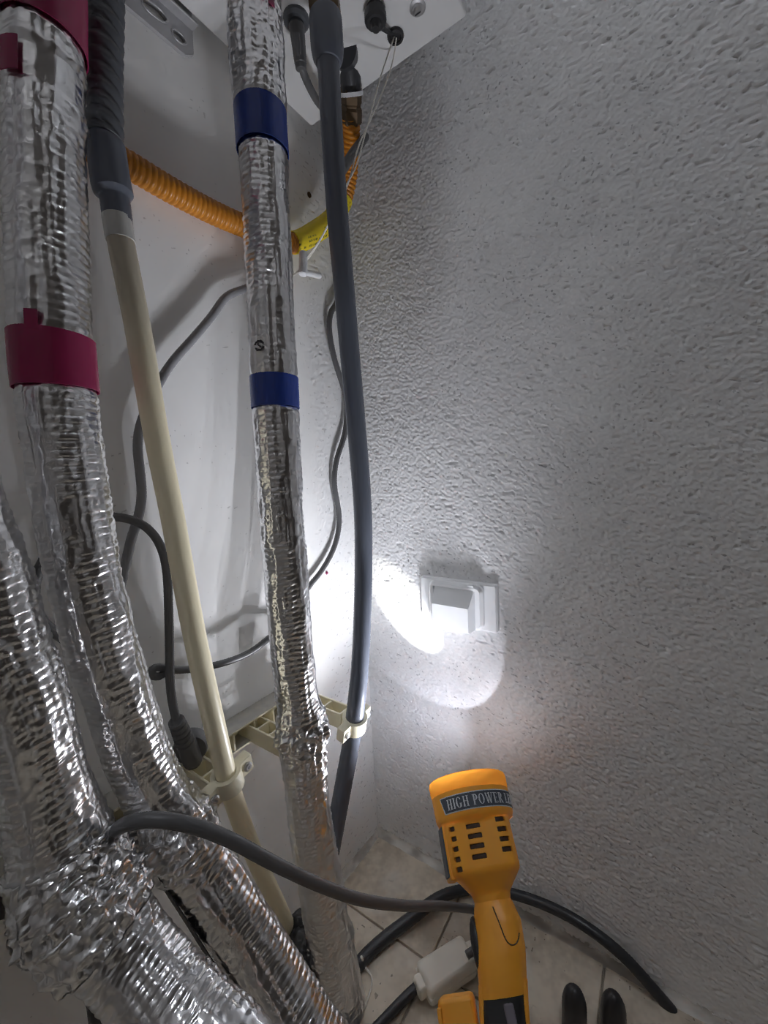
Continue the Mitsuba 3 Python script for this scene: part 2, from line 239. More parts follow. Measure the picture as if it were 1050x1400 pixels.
prin('mat_cable', (0.105, 0.105, 0.108), 0.42)
prin('mat_cable_light', (0.24, 0.24, 0.25), 0.45)
prin('mat_black', (0.022, 0.022, 0.024), 0.38)
prin('mat_black_cable', (0.03, 0.032, 0.036), 0.35)
prin('mat_boiler', (0.72, 0.72, 0.72), 0.45)
prin('mat_metal', (0.55, 0.55, 0.56), 0.35, metallic=0.9)
prin('mat_bracket', (0.45, 0.45, 0.46), 0.42, metallic=0.35)
prin('mat_white', (0.80, 0.81, 0.82), 0.38)
prin('mat_adapter', (0.80, 0.77, 0.68), 0.45)
prin('mat_wire', (0.70, 0.68, 0.62), 0.5)
def lampfn(p, n, uv):
    return MX((0.88, 0.36, 0.03), (0.95, 0.43, 0.05), FB(p.x * 60, p.y * 60, p.z * 60, 2))
prin('mat_lamp', mikit.proc(lampfn), 0.36, specular=0.5)
scene['mat_rim_glow'] = {'type': 'principledthin', 'base_color': {'type': 'rgb', 'value': [0.90, 0.38, 0.05]}, 'roughness': 0.4, 'diff_trans': 0.26, 'spec_trans': 0.0}
prin('mat_lamp_label', (0.055, 0.065, 0.085), 0.35)
prin('mat_lamp_text', (0.62, 0.63, 0.66), 0.4)
prin('mat_vent', (0.055, 0.03, 0.02), 0.6)
prin('mat_grip_grey', (0.16, 0.145, 0.17), 0.4)
prin('mat_clear', (0.74, 0.75, 0.76), 0.25)

# ------------------------------------------------------------------ setting
def axis_coords(parts):
    out = [np.arange(a, b, st) for a, b, st in parts]; return np.concatenate(out + [[parts[-1][1]]])
def slab(u, v, disp, place, depth):
    """relief surface over the grid u x v with a solid back: place(U, V, D) gives the points, D the height off the wall"""
    U, V = np.meshgrid(u, v, indexing='ij'); nu, nv = U.shape
    front = place(U, V, disp(U, V)).reshape(-1, 3)
    i, j = np.meshgrid(np.arange(nu - 1), np.arange(nv - 1), indexing='ij'); a = (i * nv + j).ravel(); b = ((i + 1) * nv + j).ravel()
    f = np.vstack([np.stack([a, b, b + 1], 1), np.stack([a, b + 1, a + 1], 1)])
    c4 = [(u[0], v[0]), (u[-1], v[0]), (u[-1], v[-1]), (u[0], v[-1])]
    k = len(front); back = np.array([place(np.array(x), np.array(y), np.array(-depth)) for x, y in c4])
    cn = [0, (nu - 1) * nv, nu * nv - 1, nv - 1]
    q = [[k, k + 3, k + 2], [k, k + 2, k + 1]]
    for e in range(4):
        g = (e + 1) % 4; q += [[cn[e], k + e, k + g], [cn[e], k + g, cn[g]]]
    return trimesh.Trimesh(np.vstack([front, back]), np.vstack([f, q]), process=False)
def pebble(P, seed, f=200):
    a = vnoise(P * f, seed); b = vnoise(P * f * 1.9 + 11, seed + 1); c = vnoise(P * f * 0.45 + 5, seed + 2)
    pit = np.clip((vnoise(P * f * 0.62 + 3, seed + 3) - 0.80) / 0.10, 0, 1)
    h = np.clip((a - 0.2) * 1.5, 0, 1) * 0.55 + b * 0.45 + c * 0.15 - pit * 0.9
    return h
wy = axis_coords([(-1.5, -0.66, 0.02), (-0.66, 0.0, 0.0013)]); wz = axis_coords([(-0.02, 1.34, 0.0013), (1.34, 2.3, 0.03)])
def right_disp(A, B):
    P = np.stack([A * 0, A, B], -1)
    return 0.0015 * pebble(P, 3, 330) + 0.002 * vfbm(P * 9, 3, 8) - 0.0012
struct('wall_right', slab(wy, wz, right_disp, lambda A, B, D: np.stack([-D + 0 * A, A, B], -1), 0.08), 'mat_stucco', 'rough grey white stucco wall lit by the lamp beam', True)
bx = axis_coords([(-1.05, -0.62, 0.02), (-0.62, 0.0, 0.0021)]); bz = axis_coords([(-0.02, 1.26, 0.0021), (1.26, 2.3, 0.03)])
def back_disp(A, B):
    P = np.stack([A, A * 0 + 3, B], -1)
    m = np.clip((A + 0.10 + 0.03 * (vnoise(P * 14, 40) - 0.5) + 0.015 * B) / 0.02, 0, 1)
    return (0.0002 + 0.0010 * m) * pebble(P, 5, 290) + 0.0025 * vfbm(P * 6, 2, 9) - 0.0012
struct('wall_back', slab(bx, bz, back_disp, lambda A, B, D: np.stack([A, -D + 0 * A, B], -1), 0.08), 'mat_plaster', 'smooth off-white painted wall behind the pipes', True)
for i, (q, r) in enumerate(((P['misc'][3], 0.0034), (P['misc'][4], 0.0022))):
    m = lumpy(trimesh.creation.icosphere(2, 1.0), 0.25, 1.5, 50 + i); m.apply_scale([r, 0.0022, r * 1.15])
    part('wall_back', 'speck', xf(m, None, (q[0], -0.0012, q[2])), 'mat_brass_dark' if i == 0 else 'mat_red_tape', smooth=True)
struct('wall_left', xf(rbox((0.08, 1.5, 2.3), 0.004), None, (-1.09, -0.75, 1.14)), 'mat_cupboard', 'plain grey side wall')
struct('wall_front', xf(rbox((1.3, 0.08, 2.34), 0.004), None, (-0.52, -1.54, 1.15)), 'mat_door', 'dark wooden door side of the closet')
struct('ceiling', xf(rbox((1.3, 1.7, 0.06), 0.004), None, (-0.52, -0.72, 2.33)), 'mat_plaster')
cl0 = np.array([-0.50, -0.64, 2.300])
cli = thing('ceiling_lamp', 'round white ceiling lamp above the closet', 'lamp')
part(cli, 'housing', lathe(cl0, (0, 0, -1), [(0, -.001), (.150, -.001), (.158, .004), (.158, .030), (.150, .034), (.146, .030), (.146, .024), (0, .024)], 48), 'mat_white')
key = part(cli, 'diffuser', lathe(cl0 - [0, 0, .0245], (0, 0, -1), [(0, 0), (.145, 0), (.145, .006), (.12, .012), (0, .014)], 48), 'mat_white')
scene[key]['emitter'] = {'type': 'area', 'radiance': {'type': 'rgb', 'value': [CEIL_LIGHT * c for c in (0.95, 1.0, 1.09)]}}
# floor: bed with tiles laid on it
struct('floor', xf(trimesh.creation.box((1.1, 1.5, 0.05)), None, (-0.52, -0.72, -0.0285)), 'mat_grout', 'dirty brown grey tile floor of the closet', False)
for ix in range(6):
    for iy in range(8):
        x1 = -0.130 - 0.2 * (ix - 1); x0 = x1 - 0.2; y1 = -0.178 - 0.2 * (iy - 1); y0 = y1 - 0.2
        x1, y1, x0, y0 = min(x1, 0.0), min(y1, 0.0), max(x0, -1.05), max(y0, -1.45)
        if x1 - x0 < 0.02 or y1 - y0 < 0.02: continue
        g = 0.0014; t = rbox((x1 - x0 - 2 * g, y1 - y0 - 2 * g, 0.008), 0.0012, 8)
        part('floor', 'tile', xf(t, None, ((x0 + x1) / 2, (y0 + y1) / 2, -0.004 + 0.0006 * RNG.uniform(-1, 1))), 'mat_tile')
def cove(run, length, seed):
    n = int(length / 0.004); k = 9
    s = np.linspace(0, length, n); a = np.linspace(0, np.pi / 2, k)
    rr = 0.011 + 0.006 * (vfbm(np.stack([s * 28, s * 0, s * 0 + seed], 1), 3, seed) - 0.4)
    out = rr[:, None] * (1 - np.sin(a)); hgt = rr[:, None] * (1 - np.cos(a)) * 1.15
    v = run(s[:, None] + 0 * out, out, hgt).reshape(-1, 3)
    i, j = np.meshgrid(np.arange(n - 1), np.arange(k - 1), indexing='ij'); q = (i * k + j).ravel()
    f = np.vstack([np.stack([q, q + 1, q + k + 1], 1), np.stack([q, q + k + 1, q + k], 1)])
    base = np.stack([run(s, s * 0 - 0.003, s * 0 - 0.003)], 0).reshape(-1, 3); o = len(v); v = np.vstack([v, base])
    i = np.arange(n - 1)
    f = np.vstack([f, np.stack([i * k, (i + 1) * k, o + i], 1), np.stack([(i + 1) * k, o + i + 1, o + i], 1),
                   np.stack([i * k + k - 1, o + i, (i + 1) * k + k - 1], 1), np.stack([(i + 1) * k + k - 1, o + i, o + i + 1], 1)])
    m = trimesh.Trimesh(v, f, process=False); m.fix_normals()
    if m.volume < 0: m.invert()
    return m
struct('trim_1', cove(lambda s, o, h: np.stack([-o, -s, h], -1), 1.4, 4), 'mat_cove', 'rough mortar fillet along the foot of the stucco wall', 40)
struct('trim_2', cove(lambda s, o, h: np.stack([-s, -o, h], -1), 1.0, 9), 'mat_cove', None, 40)

# ------------------------------------------------------------------ boiler and what hangs under it
BZ = 1.150
bo = thing('boiler', 'white metal underside of the wall-hung boiler at the top of the closet', 'boiler')
bc = np.array([-0.084 - 0.22, -0.016 - 0.115, 0])
part(bo, 'casing', xf(rbox((0.44, 0.23, 0.62), 0.003), None, bc + [0, 0, BZ + 0.31]), 'mat_boiler')
sc = np.array([-0.124, -0.207, BZ])
k = part(bo, 'screw', lathe(sc, (0, 0, -1), [(0, -.001), (.0085, -.001), (.0085, .0008), (.006, .0014), (.0052, .004), (.0035, .0055), (0, .0055)], 24), 'mat_metal', 'round screw head with a washer')
part(bo, 'screw_slot', xf(trimesh.creation.box((.0065, .0011, .0012)), frame((0, 0, 1)), sc - [0, 0, .0056]), 'mat_ink')
gz = np.array([-0.192, -0.099, BZ])
part(bo, 'cable_gland', lathe(gz, (0, 0, -1), [(0, -.001), (.0135, -.001), (.0135, .003), (.011, .0048), (.007, .0052), (.007, .008), (0, .008)]), 'mat_hose', 'round dark cable gland')
gr = np.array([-0.115, -0.174, BZ])
part(bo, 'grommet', lathe(gr, (0, 0, -1), [(0, .0006), (.0056, .0006), (.0056, -.001), (.0086, -.001), (.0094, .0012), (.0086, .0030), (.0062, .0034), (.0056, .0024)]), 'mat_black', 'black rubber grommet')
knb = np.array([-0.150, -0.171, BZ])
kn = part(bo, 'drain_knob', cat(lathe(knb, (0, 0, -1), [(0, -.001), (.009, -.001), (.009, .004), (.0115, .005), (.0115, .012), (.009, .014), (0, .014)], 12),
     cyl(knb - [0, 0, .013], knb - [0, 0, .02], .0065, .004), cyl(knb + [.004, .001, -.012], knb + [.030, -.002, -.0025], .0021, .0021, 10)), 'mat_black', 'black knob with a thin rod')
# wall bracket
br = thing('mounting_bracket', 'grey metal mounting bracket on the back wall under the boiler edge', 'bracket')
plate = m3.CrossSection([[(-.46, 1.117), (-.262, 1.117), (-.252, 1.124), (-.249, 1.19), (-.46, 1.19)]])
sl = []
def slot(x, z, w, h, ang):
    t = np.linspace(0, 2 * np.pi, 24, endpoint=False); c, s = np.cos(ang), np.sin(ang)
    e = np.sign(np.cos(t)) * np.abs(np.cos(t)) ** .7 * w, np.sin(t) * h
    return np.stack([x + c * e[0] - s * e[1], z + s * e[0] + c * e[1]], 1)
for x, z, w, h in ((-.292, 1.134, .013, .0055), (-.268, 1.129, .008, .0048), (-.335, 1.141, .011, .005)): sl.append((x, z, w, h))
plate3 = m3.Manifold.extrude(plate - m3.CrossSection([slot(*q, .12).tolist() for q in sl]), .004)
pm = to_tm(plate3); part(br, 'plate', xf(pm, np.array([[1, 0, 0], [0, 0, -1], [0, 1, 0]]), (0, -.0, 0)), 'mat_bracket')
part(br, 'flange', xf(rbox((.21, .012, .003), .001), None, (-.355, -.008, 1.149)), 'mat_bracket')
for q in sl:
    t = np.linspace(0, 2 * np.pi, 25); s_ = slot(*q, .12); s_ = np.vstack([s_, s_[:1]])
    part(br, 'slot_lip', tube(np.stack([s_[:, 0], 0 * s_[:, 0] - .0045, s_[:, 1]], 1), .0009, .0015, 8, (0, -1, 0)), 'mat_bracket')

# ------------------------------------------------------------------ foil wrapped pipes
def ridged(P, seed): return 1 - np.abs(2 * vnoise(P, seed) - 1)
def foil(curve, R, seed, m=84, rib=0.0011, pitch=0.0054, crumple=1.0, strip=(0.9, 0.5), lumps=(), flat=()):
    """wrinkled foil over a ribbed sleeve. R: radius along s (array); strip: angle and half width of the smooth overlap; lumps: (s, width, swell, extra crumple)"""
    k = len(curve.s); th = np.arange(m) * 2 * np.pi / m
    S, TH = np.meshgrid(curve.s, th, indexing='ij')
    C0, C1 = np.cos(TH) * 0.0215, np.sin(TH) * 0.0215
    def co(fs, fc): return np.stack([S * fs, C0 * fc, C1 * fc], -1)
    d = np.abs((TH - strip[0] - 0.25 * np.sin(S * 9 + seed) + np.pi) % (2 * np.pi) - np.pi)
    onstrip = np.clip((strip[1] - d) / 0.10 + 0.5, 0, 1)
    ph = S / pitch + 0.55 * vnoise(co(30, 70), seed) + 0.1 * np.sin(TH)
    prof = np.abs(np.sin(np.pi * ph)) ** 0.38
    mask = np.clip((vnoise(co(16, 55), seed + 1) - 0.12) * 4, 0.25, 1) * (1 - 0.9 * onstrip)
    base = R[:, None] + 0 * S; r = base + rib * (prof - 1) * mask
    cr = np.ones(k) * crumple
    for s0, w, sw, ex in lumps:
        g = np.exp(-((curve.s - s0) / w) ** 2); cr = cr + ex * g; r = r + (sw * g)[:, None]
    cr = cr[:, None]
    r = r + onstrip * 0.0006
    r = r - np.exp(-((d - strip[1]) / 0.05) ** 2) * 0.0008
    r = r + cr * (0.0011 * (ridged(co(22, 170), seed + 2) ** 3) + 0.0007 * (ridged(co(90, 130), seed + 3) ** 3 - .3) + 0.0005 * ridged(co(260, 330), seed + 4) ** 2
                  + 0.0016 * (vnoise(co(35, 60), seed + 5) - 0.5))
    ex = np.clip(cr - 1.2, 0, 3)
    press = np.ones(k)
    for a0, a1 in flat: press = np.minimum(press, 1 - 0.85 * np.clip(np.minimum(curve.s - a0, a1 - curve.s) / .004 + 1, 0, 1))
    r = base + (r - base) * press[:, None]
    r = r + ex * (0.0024 * (ridged(co(60, 150), seed + 6) ** 2 - 0.4) + 0.0016 * (ridged(co(140, 90), seed + 7) ** 2 - .4))
    return r
def surf(curve, r, s0, s1, th0, th1, lift, ns=None, nt=40, thick=0.0006):
    """thin curved piece lying on the tube between two lengths and two angles"""
    ns = ns or max(int((s1 - s0) / 0.0012), 3)
    ss = np.linspace(s0, s1, ns); tt = np.linspace(th0, th1, nt)
    full = abs(th1 - th0) >= 2 * np.pi - 1e-6
    m = r.shape[1]; rp = np.concatenate([r, r[:, :1]], 1); ta = np.arange(m + 1) * 2 * np.pi / m
    def pts(l):
        out = []
        for s in ss:
            i = np.interp(s, curve.s, np.arange(len(curve.s))); i0 = int(min(i, len(curve.s) - 2)); f = i - i0
            row = rp[i0] * (1 - f) + rp[i0 + 1] * f
            rr = np.interp(tt % (2 * np.pi), ta, row) + l
            c = curve.c[i0] * (1 - f) + curve.c[i0 + 1] * f; n = curve.n[i0] * (1 - f) + curve.n[i0 + 1] * f; b = curve.b[i0] * (1 - f) + curve.b[i0 + 1] * f
            out.append(c + rr[:, None] * (np.cos(tt)[:, None] * n + np.sin(tt)[:, None] * b))
        return np.array(out).reshape(-1, 3)
    A, B = pts(lift), pts(lift - thick); o = len(A)
    i, j = np.meshgrid(np.arange(ns - 1), np.arange(nt - 1), indexing='ij'); a = (i * nt + j).ravel(); d = a + nt
    f = [np.stack([a, d + 1, d], 1), np.stack([a, a + 1, d + 1], 1), np.stack([a + o, d + o, d + 1 + o], 1), np.stack([a + o, d + 1 + o, a + 1 + o], 1)]
    def wall(e): e = np.asarray(e); return [np.stack([e[:-1], e[1:], e[1:] + o], 1), np.stack([e[:-1], e[1:] + o, e[:-1] + o], 1)]
    f += wall(np.arange(nt)) + wall(np.arange(nt)[::-1] + (ns - 1) * nt)
    if not full: f += wall(np.arange(ns)[::-1] * nt) + wall(np.arange(ns) * nt + nt - 1)
    tm = trimesh.Trimesh(np.vstack([A, B]), np.vstack(f), process=False)
    tm.fix_normals(); return tm
def smooth_r(curve, R, m=84, amp=0.0008, seed=0):
    th = np.arange(m) * 2 * np.pi / m; S, TH = np.meshgrid(curve.s, th, indexing='ij')
    return R[:, None] + amp * (vnoise(np.stack([S * 40, np.cos(TH) * 1.6, np.sin(TH) * 1.6], -1), seed) - .3)
def zs(curve, z): return curve.s[np.argmin(np.abs(curve.c[:, 2] - z))]

# middle pipe with blue tape
cm = Curve(P['middle_pipe'], 0.0009)
Rm = np.interp(cm.s, [0, .2, .75, .95, cm.s[-1]], [.0222, .0212, .0212, .0235, .0262])
s_band = zs(cm, 0.398); s_low = zs(cm, 0.118)
rm = foil(cm, Rm, 11, strip=(-0.75, 0.42), lumps=((s_band, .024, .0032, 1.9), (zs(cm, 1.06), .07, .0005, .55), (zs(cm, .34), .05, 0, .5), (zs(cm, .2), .09, 0, .7), (s_low, .01, .001, .9)), flat=((zs(cm, 1.012), zs(cm, .976)), (zs(cm, .769), zs(cm, .739))))
mp = thing('insulated_pipe', 'upright silver foil pipe with two blue tape bands in the middle', 'pipe')
part(mp, 'foil_jacket', grid_tube(cm, rm), 'mat_foil', smooth=True)
rs = smooth_r(cm, Rm, seed=3)
part(mp, 'tape', surf(cm, rs, zs(cm, 1.012), zs(cm, .976), 0, 2 * np.pi, .0022, nt=72), 'mat_blue_tape', 'upper blue tape band', 40)
part(mp, 'tape', surf(cm, rs, zs(cm, .769), zs(cm, .739), 0, 2 * np.pi, .0019, nt=72), 'mat_blue_tape', 'lower blue tape band', 40)
sl0 = zs(cm, .793)
def logo(c, r, s0, t0, R, lift):
    ms = []
    for a, b, x0, x1 in ((.62, 1.0, .35, 2.9), (.62, 1.0, 3.45, 6.05)):
        tt = np.linspace(x0, x1, 14)
        ms.append((a, b, tt))
    out = []
    for a, b, tt in ms:
        pts = [(s0 + R * k * np.sin(t), t0 + R * k * np.cos(t) / .0215) for k in (a, b) for t in tt]
        out.append((pts, len(tt)))
    pts = [(s0 + R * y, t0 + R * x / .0215) for x, y in ((.38, -.34), (-.05, -.36), (.15, .03), (-.4, .34), (.06, .36), (-.16, -.03))]
    V, F = [], []
    def place(q): 
        s, t = q; i = int(np.clip(np.searchsorted(c.s, s), 0, len(c.s) - 1)); rr = r[i].max() * .3 + r[i].mean() * .7 + lift
        return c.c[i] + rr * (np.cos(t) * c.n[i] + np.sin(t) * c.b[i])
    for p_, n in out:
        o = len(V); V += [place(q) for q in p_]
        for i in range(n - 1): F += [[o + i, o + i + 1, o + n + i + 1], [o + i, o + n + i + 1, o + n + i]]
    o = len(V); V += [place(q) for q in pts]; F += [[o, o + 1, o + 2], [o, o + 2, o + 5], [o + 2, o + 3, o + 5], [o + 3, o + 4, o + 5]]
    m = trimesh.Trimesh(V, F, process=False); n = m.copy(); n.invert(); return cat(m, n)
LOGO_T = 0.55
part(mp, 'printed_mark', logo(cm, rm, sl0, LOGO_T, .0052, .0008), 'mat_ink', 'small black round printed mark', False)
part(mp, 'tape_remnant', surf(cm, rs, zs(cm, 1.125), zs(cm, 1.085), -.75, -.25, .0030, nt=12), 'mat_red_tape', 'scrap of red tape at the top', 40)

# left pipe with red tape
cl = Curve(P['red_pipe'], 0.0009)
j_l = cl.near([-.395, -.099, .40]); 
Rl = np.interp(cl.s, [0, j_l - .1, j_l, j_l + .12, cl.s[-1]], [.0212, .0212, .0212, .0225, .0225])
rl = foil(cl, Rl, 23, strip=(0.35, 0.30), rib=.0012, pitch=.0054, lumps=((j_l + .012, .026, .0035, 2.1), (j_l + .07, .02, .0005, .3), (zs(cl, .93), .06, 0, .45)), flat=((zs(cl, 1.01), zs(cl, .958)), (zs(cl, .772), zs(cl, .738)), (zs(cl, .939), zs(cl, .919))))
lp = thing('insulated_pipe', 'left silver foil pipe with red tape that bends to the lower right', 'pipe')
part(lp, 'foil_jacket', grid_tube(cl, rl), 'mat_foil', smooth=True)
rs = smooth_r(cl, Rl, seed=5)
part(lp, 'tape', surf(cl, rs, zs(cl, .772), zs(cl, .738), 0, 2 * np.pi, .0022, nt=72), 'mat_red_tape', 'lower red tape band', 40)
part(lp, 'tape', surf(cl, rs, zs(cl, 1.01), zs(cl, .958), 0, 2 * np.pi, .0022, nt=72), 'mat_red_tape', 'upper red tape band', 40)
part(lp, 'tape_remnant', surf(cl, rs, zs(cl, .939), zs(cl, .919), .48, .95, .0028, nt=14), 'mat_red_tape', 'scrap of red tape', 40)
part(lp, 'tape_remnant', surf(cl, rs, zs(cl, .781), zs(cl, .769), .25, .55, .0024, nt=10), 'mat_red_tape', None, 40)
sj = j_l + .03
part(lp, 'black_tape', surf(cl, rs, sj - .01, sj + .10, .98, 1.28, .0042, nt=12), 'mat_black', 'strip of black insulation showing through a gap', 40)

# near pipe, bottom left
cn = Curve(P['near_pipe'], 0.0009)
j_n = cn.near(P['near_pipe'][9])
Rn = np.interp(cn.s, [0, j_n, j_n + .1, cn.s[-1]], [.0225, .0235, .0245, .0245])
rn = foil(cn, Rn, 37, m=96, rib=.0010, pitch=.0054, crumple=1.1, strip=(0.45, 0.25), lumps=((j_n + .01, .035, .004, 2.4),))
npipe = thing('insulated_pipe', 'near silver foil pipe with an elbow at the lower left', 'pipe')
part(npipe, 'foil_jacket', grid_tube(cn, rn), 'mat_foil', smooth=True)
# crumpled foil collar wound over the elbow
ce = Curve(cn.c[(cn.s > j_n - .022) & (cn.s < j_n + .05)][::6], .0011)
Re = .0262 + .004 * np.sin(np.linspace(0, np.pi, len(ce.s)))
re_ = foil(ce, Re, 51, m=110, rib=0, crumple=2.9, strip=(9, .0))
part(npipe, 'foil_wrap', grid_tube(ce, re_), 'mat_foil', 'crumpled foil wrapped round the elbow', True)

# ------------------------------------------------------------------ drain hose, cream pipe, grey pipe
dh = thing('drain_hose', 'dark grey corrugated drain hose beside the red taped pipe', 'hose')
part(dh, 'corrugated_tube', corrugated(P['drain_hose'], .0122, .0026, .0105, helix=True, sides=36, power=.8), 'mat_hose', None, 60)
c = Curve(P['drain_cuff'], .0015)
rr = np.interp(c.s / c.s[-1], [0, .03, .1, .60, .66, .70, .72, 1], [.0108, .0124, .0130, .0136, .0133, .0112, .0102, .0100])
part(dh, 'cuff', grid_tube(c, np.broadcast_to(rr[:, None], (len(c.s), 40))), 'mat_grey_pipe', 'smooth grey end cuff')
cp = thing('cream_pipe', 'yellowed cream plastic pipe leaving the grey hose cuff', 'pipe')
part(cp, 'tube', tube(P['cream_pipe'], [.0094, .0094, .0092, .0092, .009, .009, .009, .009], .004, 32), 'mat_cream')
c = Curve(P['cream_pipe'][:3], .002); k = c.s < .05
rr = np.where(c.s < .032, .0112, .0106)[k]
c2 = Curve(P['cream_pipe'][:2], .002)
part(cp, 'sleeve', grid_tube(c2, np.broadcast_to(np.full(len(c2.s), .0100)[:, None], (len(c2.s), 32))), 'mat_hose_clear', 'cloudy grey sleeve at the top')
gp = thing('grey_pipe', 'slim blue grey plastic pipe running down near the corner', 'pipe')
part(gp, 'tube', tube(P['grey_pipe'], .0112, .004, 32), 'mat_grey_pipe')
a, b = np.array(P['grey_pipe'][0]), np.array(P['grey_pipe'][1])
top = np.array([-.194, -.140, 1.150]); low = np.array([-.1935, -.140, 1.083])
part(gp, 'fitting', lathe(low, top - low, [(.0105, 0), (.0125, .0005), (.0152, .006), (.0165, .014), (.0165, .040), (.0155, .043), (.012, .0435), (.0105, .04)]), 'mat_grey_pipe', 'thick grey pipe fitting')
part(gp, 'union_nut', lathe(low + (top - low) * .64, top - low, [(0, 0), (.0155, 0), (.0168, .002), (.0168, .017), (.0155, .019), (.012, .019), (.012, .0245), (0, .0245)], 6), 'mat_brass_dark', 'brown union nut')

# ------------------------------------------------------------------ gas hose and valve
gh = thing('gas_hose', 'orange corrugated gas hose with a yellow label in the corner', 'hose')
cg = np.array(P['gas_hose'])
part(gh, 'corrugated_tube', corrugated(P['gas_hose'], .0122, .0018, .0056, sides=30, power=.7), 'mat_orange_hose', None, 60)
cgc = Curve(P['gas_hose'], .002)
s0, s1 = cgc.near(P['gas_hose'][6]), cgc.near(P['gas_hose'][9])
kk = (cgc.s >= s0 - .004) & (cgc.s <= s1 + .004)
cl_ = Curve(cgc.c[kk][::3], .002)
part(gh, 'label_wrap', grid_tube(cl_, np.full((len(cl_.s), 30), .0132), True), 'mat_gas_label', 'yellow label wrapped round the hose')
a, b = np.array(P['gas_nut'][0]), np.array(P['gas_nut'][1]); L = np.linalg.norm(b - a)
part(gh, 'hex_nut', lathe(a - .004 * unit(b - a), b - a, [(0, 0), (.0128, 0), (.0140, .002), (.0140, L * .42), (.0122, L * .5), (.0122, L * .55), (.0134, L * .6), (.0134, L), (0, L)], 6), 'mat_brass_dark', 'brown hexagonal nut')
part(gh, 'strap', tube(P['strap'], [.0048, .0058, .0058, .0052], .002, 16), 'mat_cable', 'grey strap tied across the hose')
gv = thing('gas_valve', 'dark gas valve under the boiler above the orange hose', 'valve')
a, b, t_ = (np.array(q) for q in P['gas_valve']); tp = np.array([-.140, -.118, BZ + .001])
body = to_tm(m3.Manifold.batch_hull([m3.Manifold.sphere(.0125, 20).translate(a.tolist()), m3.Manifold.sphere(.0165, 20).translate(b.tolist())]))
part(gv, 'body', body, 'mat_valve', None, 40)
part(gv, 'neck', lathe(b, tp - b, [(0, 0), (.0135, 0), (.0135, .014), (.017, .016), (.017, np.linalg.norm(tp - b)), (0, np.linalg.norm(tp - b))], 24), 'mat_valve')
part(gv, 'collar', ring(a - [0, 0, .006], a - b, .0122, .0146, .004), 'mat_clear', 'white sealant ring')
ax = unit([.6, -.5, -.05]); q = b + ax * .012 + [0, 0, -.002]
part(gv, 'bleed_screw', cat(lathe(q, ax, [(0, 0), (.0075, 0), (.0085, .002), (.0085, .009), (.0065, .011), (.0028, .0115), (.0024, .008), (0, .008)], 20)), 'mat_metal', 'round metal test screw')

# ------------------------------------------------------------------ cables
bcab = thing('boiler_cable', 'grey cable hanging from the boiler gland down to the left wall', 'cable')
part(bcab, 'cord', tube(P['boiler_cable'], [.0042, .0042, .0042, .0042, .004, .0038, .0036], .004, 14), 'mat_cable')
g0 = np.array(P['boiler_cable'][0]); g1 = np.array(P['boiler_cable'][1]); st = np.array([-.192, -.099, BZ - .006])
part(bcab, 'strain_relief', cat(cyl(st, g1, .0082, .0066, 20, .0006), cyl(g1, g1 + (g1 - st) * .14, .0062, .0058, 20, .0004)), 'mat_cable', 'thick rubber sleeve at the boiler end')
solo('wall_cable', tube(P['thin_cable'], .0043, .004, 14), 'mat_cable_light', 'light grey cable on the wall behind the cream pipe', 'cable')
pc = thing('power_plug', 'dark grey angled power plug with its looped cord beside the cream pipe', 'plug')
part(pc, 'cord', tube(P['plug_cord'], .0040, .004, 14), 'mat_cable')
p1 = np.array(P['plug_cord'][0]); pe = np.array(P['misc'][6]); dn = unit(pe - p1)
pts = [p1 - dn * .004, p1 + dn * .03]
c = Curve([p1 - dn * .006, p1 + dn * .012, p1 + dn * .030], .0007)
rr = .0072 + .0020 * c.s / c.s[-1] - .0013 * (np.abs(np.sin(np.pi * c.s / .0062)) < .42)
part(pc, 'strain_relief', grid_tube(c, np.broadcast_to(rr[:, None], (len(c.s), 24))), 'mat_cable', 'ribbed cord sleeve')
face = unit([.62, .75, .12]); q = p1 + dn * .040
hull = [m3.Manifold.sphere(.0088, 18).translate((p1 + dn * .030).tolist()), m3.Manifold.sphere(.0095, 18).translate((p1 + dn * .056).tolist()),
        m3.Manifold.sphere(.009, 18).translate((p1 + dn * .048 + face * .008).tolist())]
part(pc, 'body', cat(to_tm(m3.Manifold.batch_hull(hull)), lathe(p1 + dn * .044 + face * .002, face, [(0, 0), (.0155, 0), (.0165, .003), (.0165, .012), (.015, .0145), (0, .0145)], 28)), 'mat_cable')
for sgn in (-1, 1):
    o = p1 + dn * .044 + face * .016 + unit(np.cross(face, dn)) * .0095 * sgn
    part(pc, 'pin', cyl(o, o + face * .019, .0024, .0024, 14, .0006), 'mat_metal', 'metal plug pin')
lc = solo('lamp_cord', tube(P['lamp_cord'], .0047, .004, 18), 'mat_cable', 'thick grey cord crossing in front of the foil pipes to the lamp', 'cable')
solo('floor_cable', tube(P['floor_cable'], [.0084, .0084, .0080, .0070, .0068, .0068, .0068, .0068, .0068], .005, 18), 'mat_black_cable', 'thick black cable arching over the floor and along the stucco wall foot', 'cable')
solo('corner_cable', tube(P['corner_cable'], .0042, .004, 14), 'mat_black_cable', 'black cable hanging below the foil elbow at lower left', 'cable')
solo('string', tube(P['string'], [.0018, .0012, .0010, .0010, .0009], .003, 8), 'mat_wire', 'thin white string on the floor by the foot of the blue taped pipe', 'string')
ad = thing('cord_adapter', 'off-white plastic cord adapter lying on the floor beside the lamp', 'adapter')
A0, A1 = np.array(P['misc'][1]), np.array(P['misc'][2]); A0[2] = A1[2] = .0165; d = unit(A1 - A0); L = np.linalg.norm(A1 - A0)
F = np.stack([d, np.cross((0, 0, 1), d), (0, 0, 1)], 1)
part(ad, 'case', xf(rbox((L * 1.0, .038, .026), .006, 16), F, (A0 + A1) / 2), 'mat_adapter', None, 40)
part(ad, 'seam', xf(rbox((L * 1.005, .0386, .0012), .0004, 8), F, (A0 + A1) / 2), 'mat_wire')
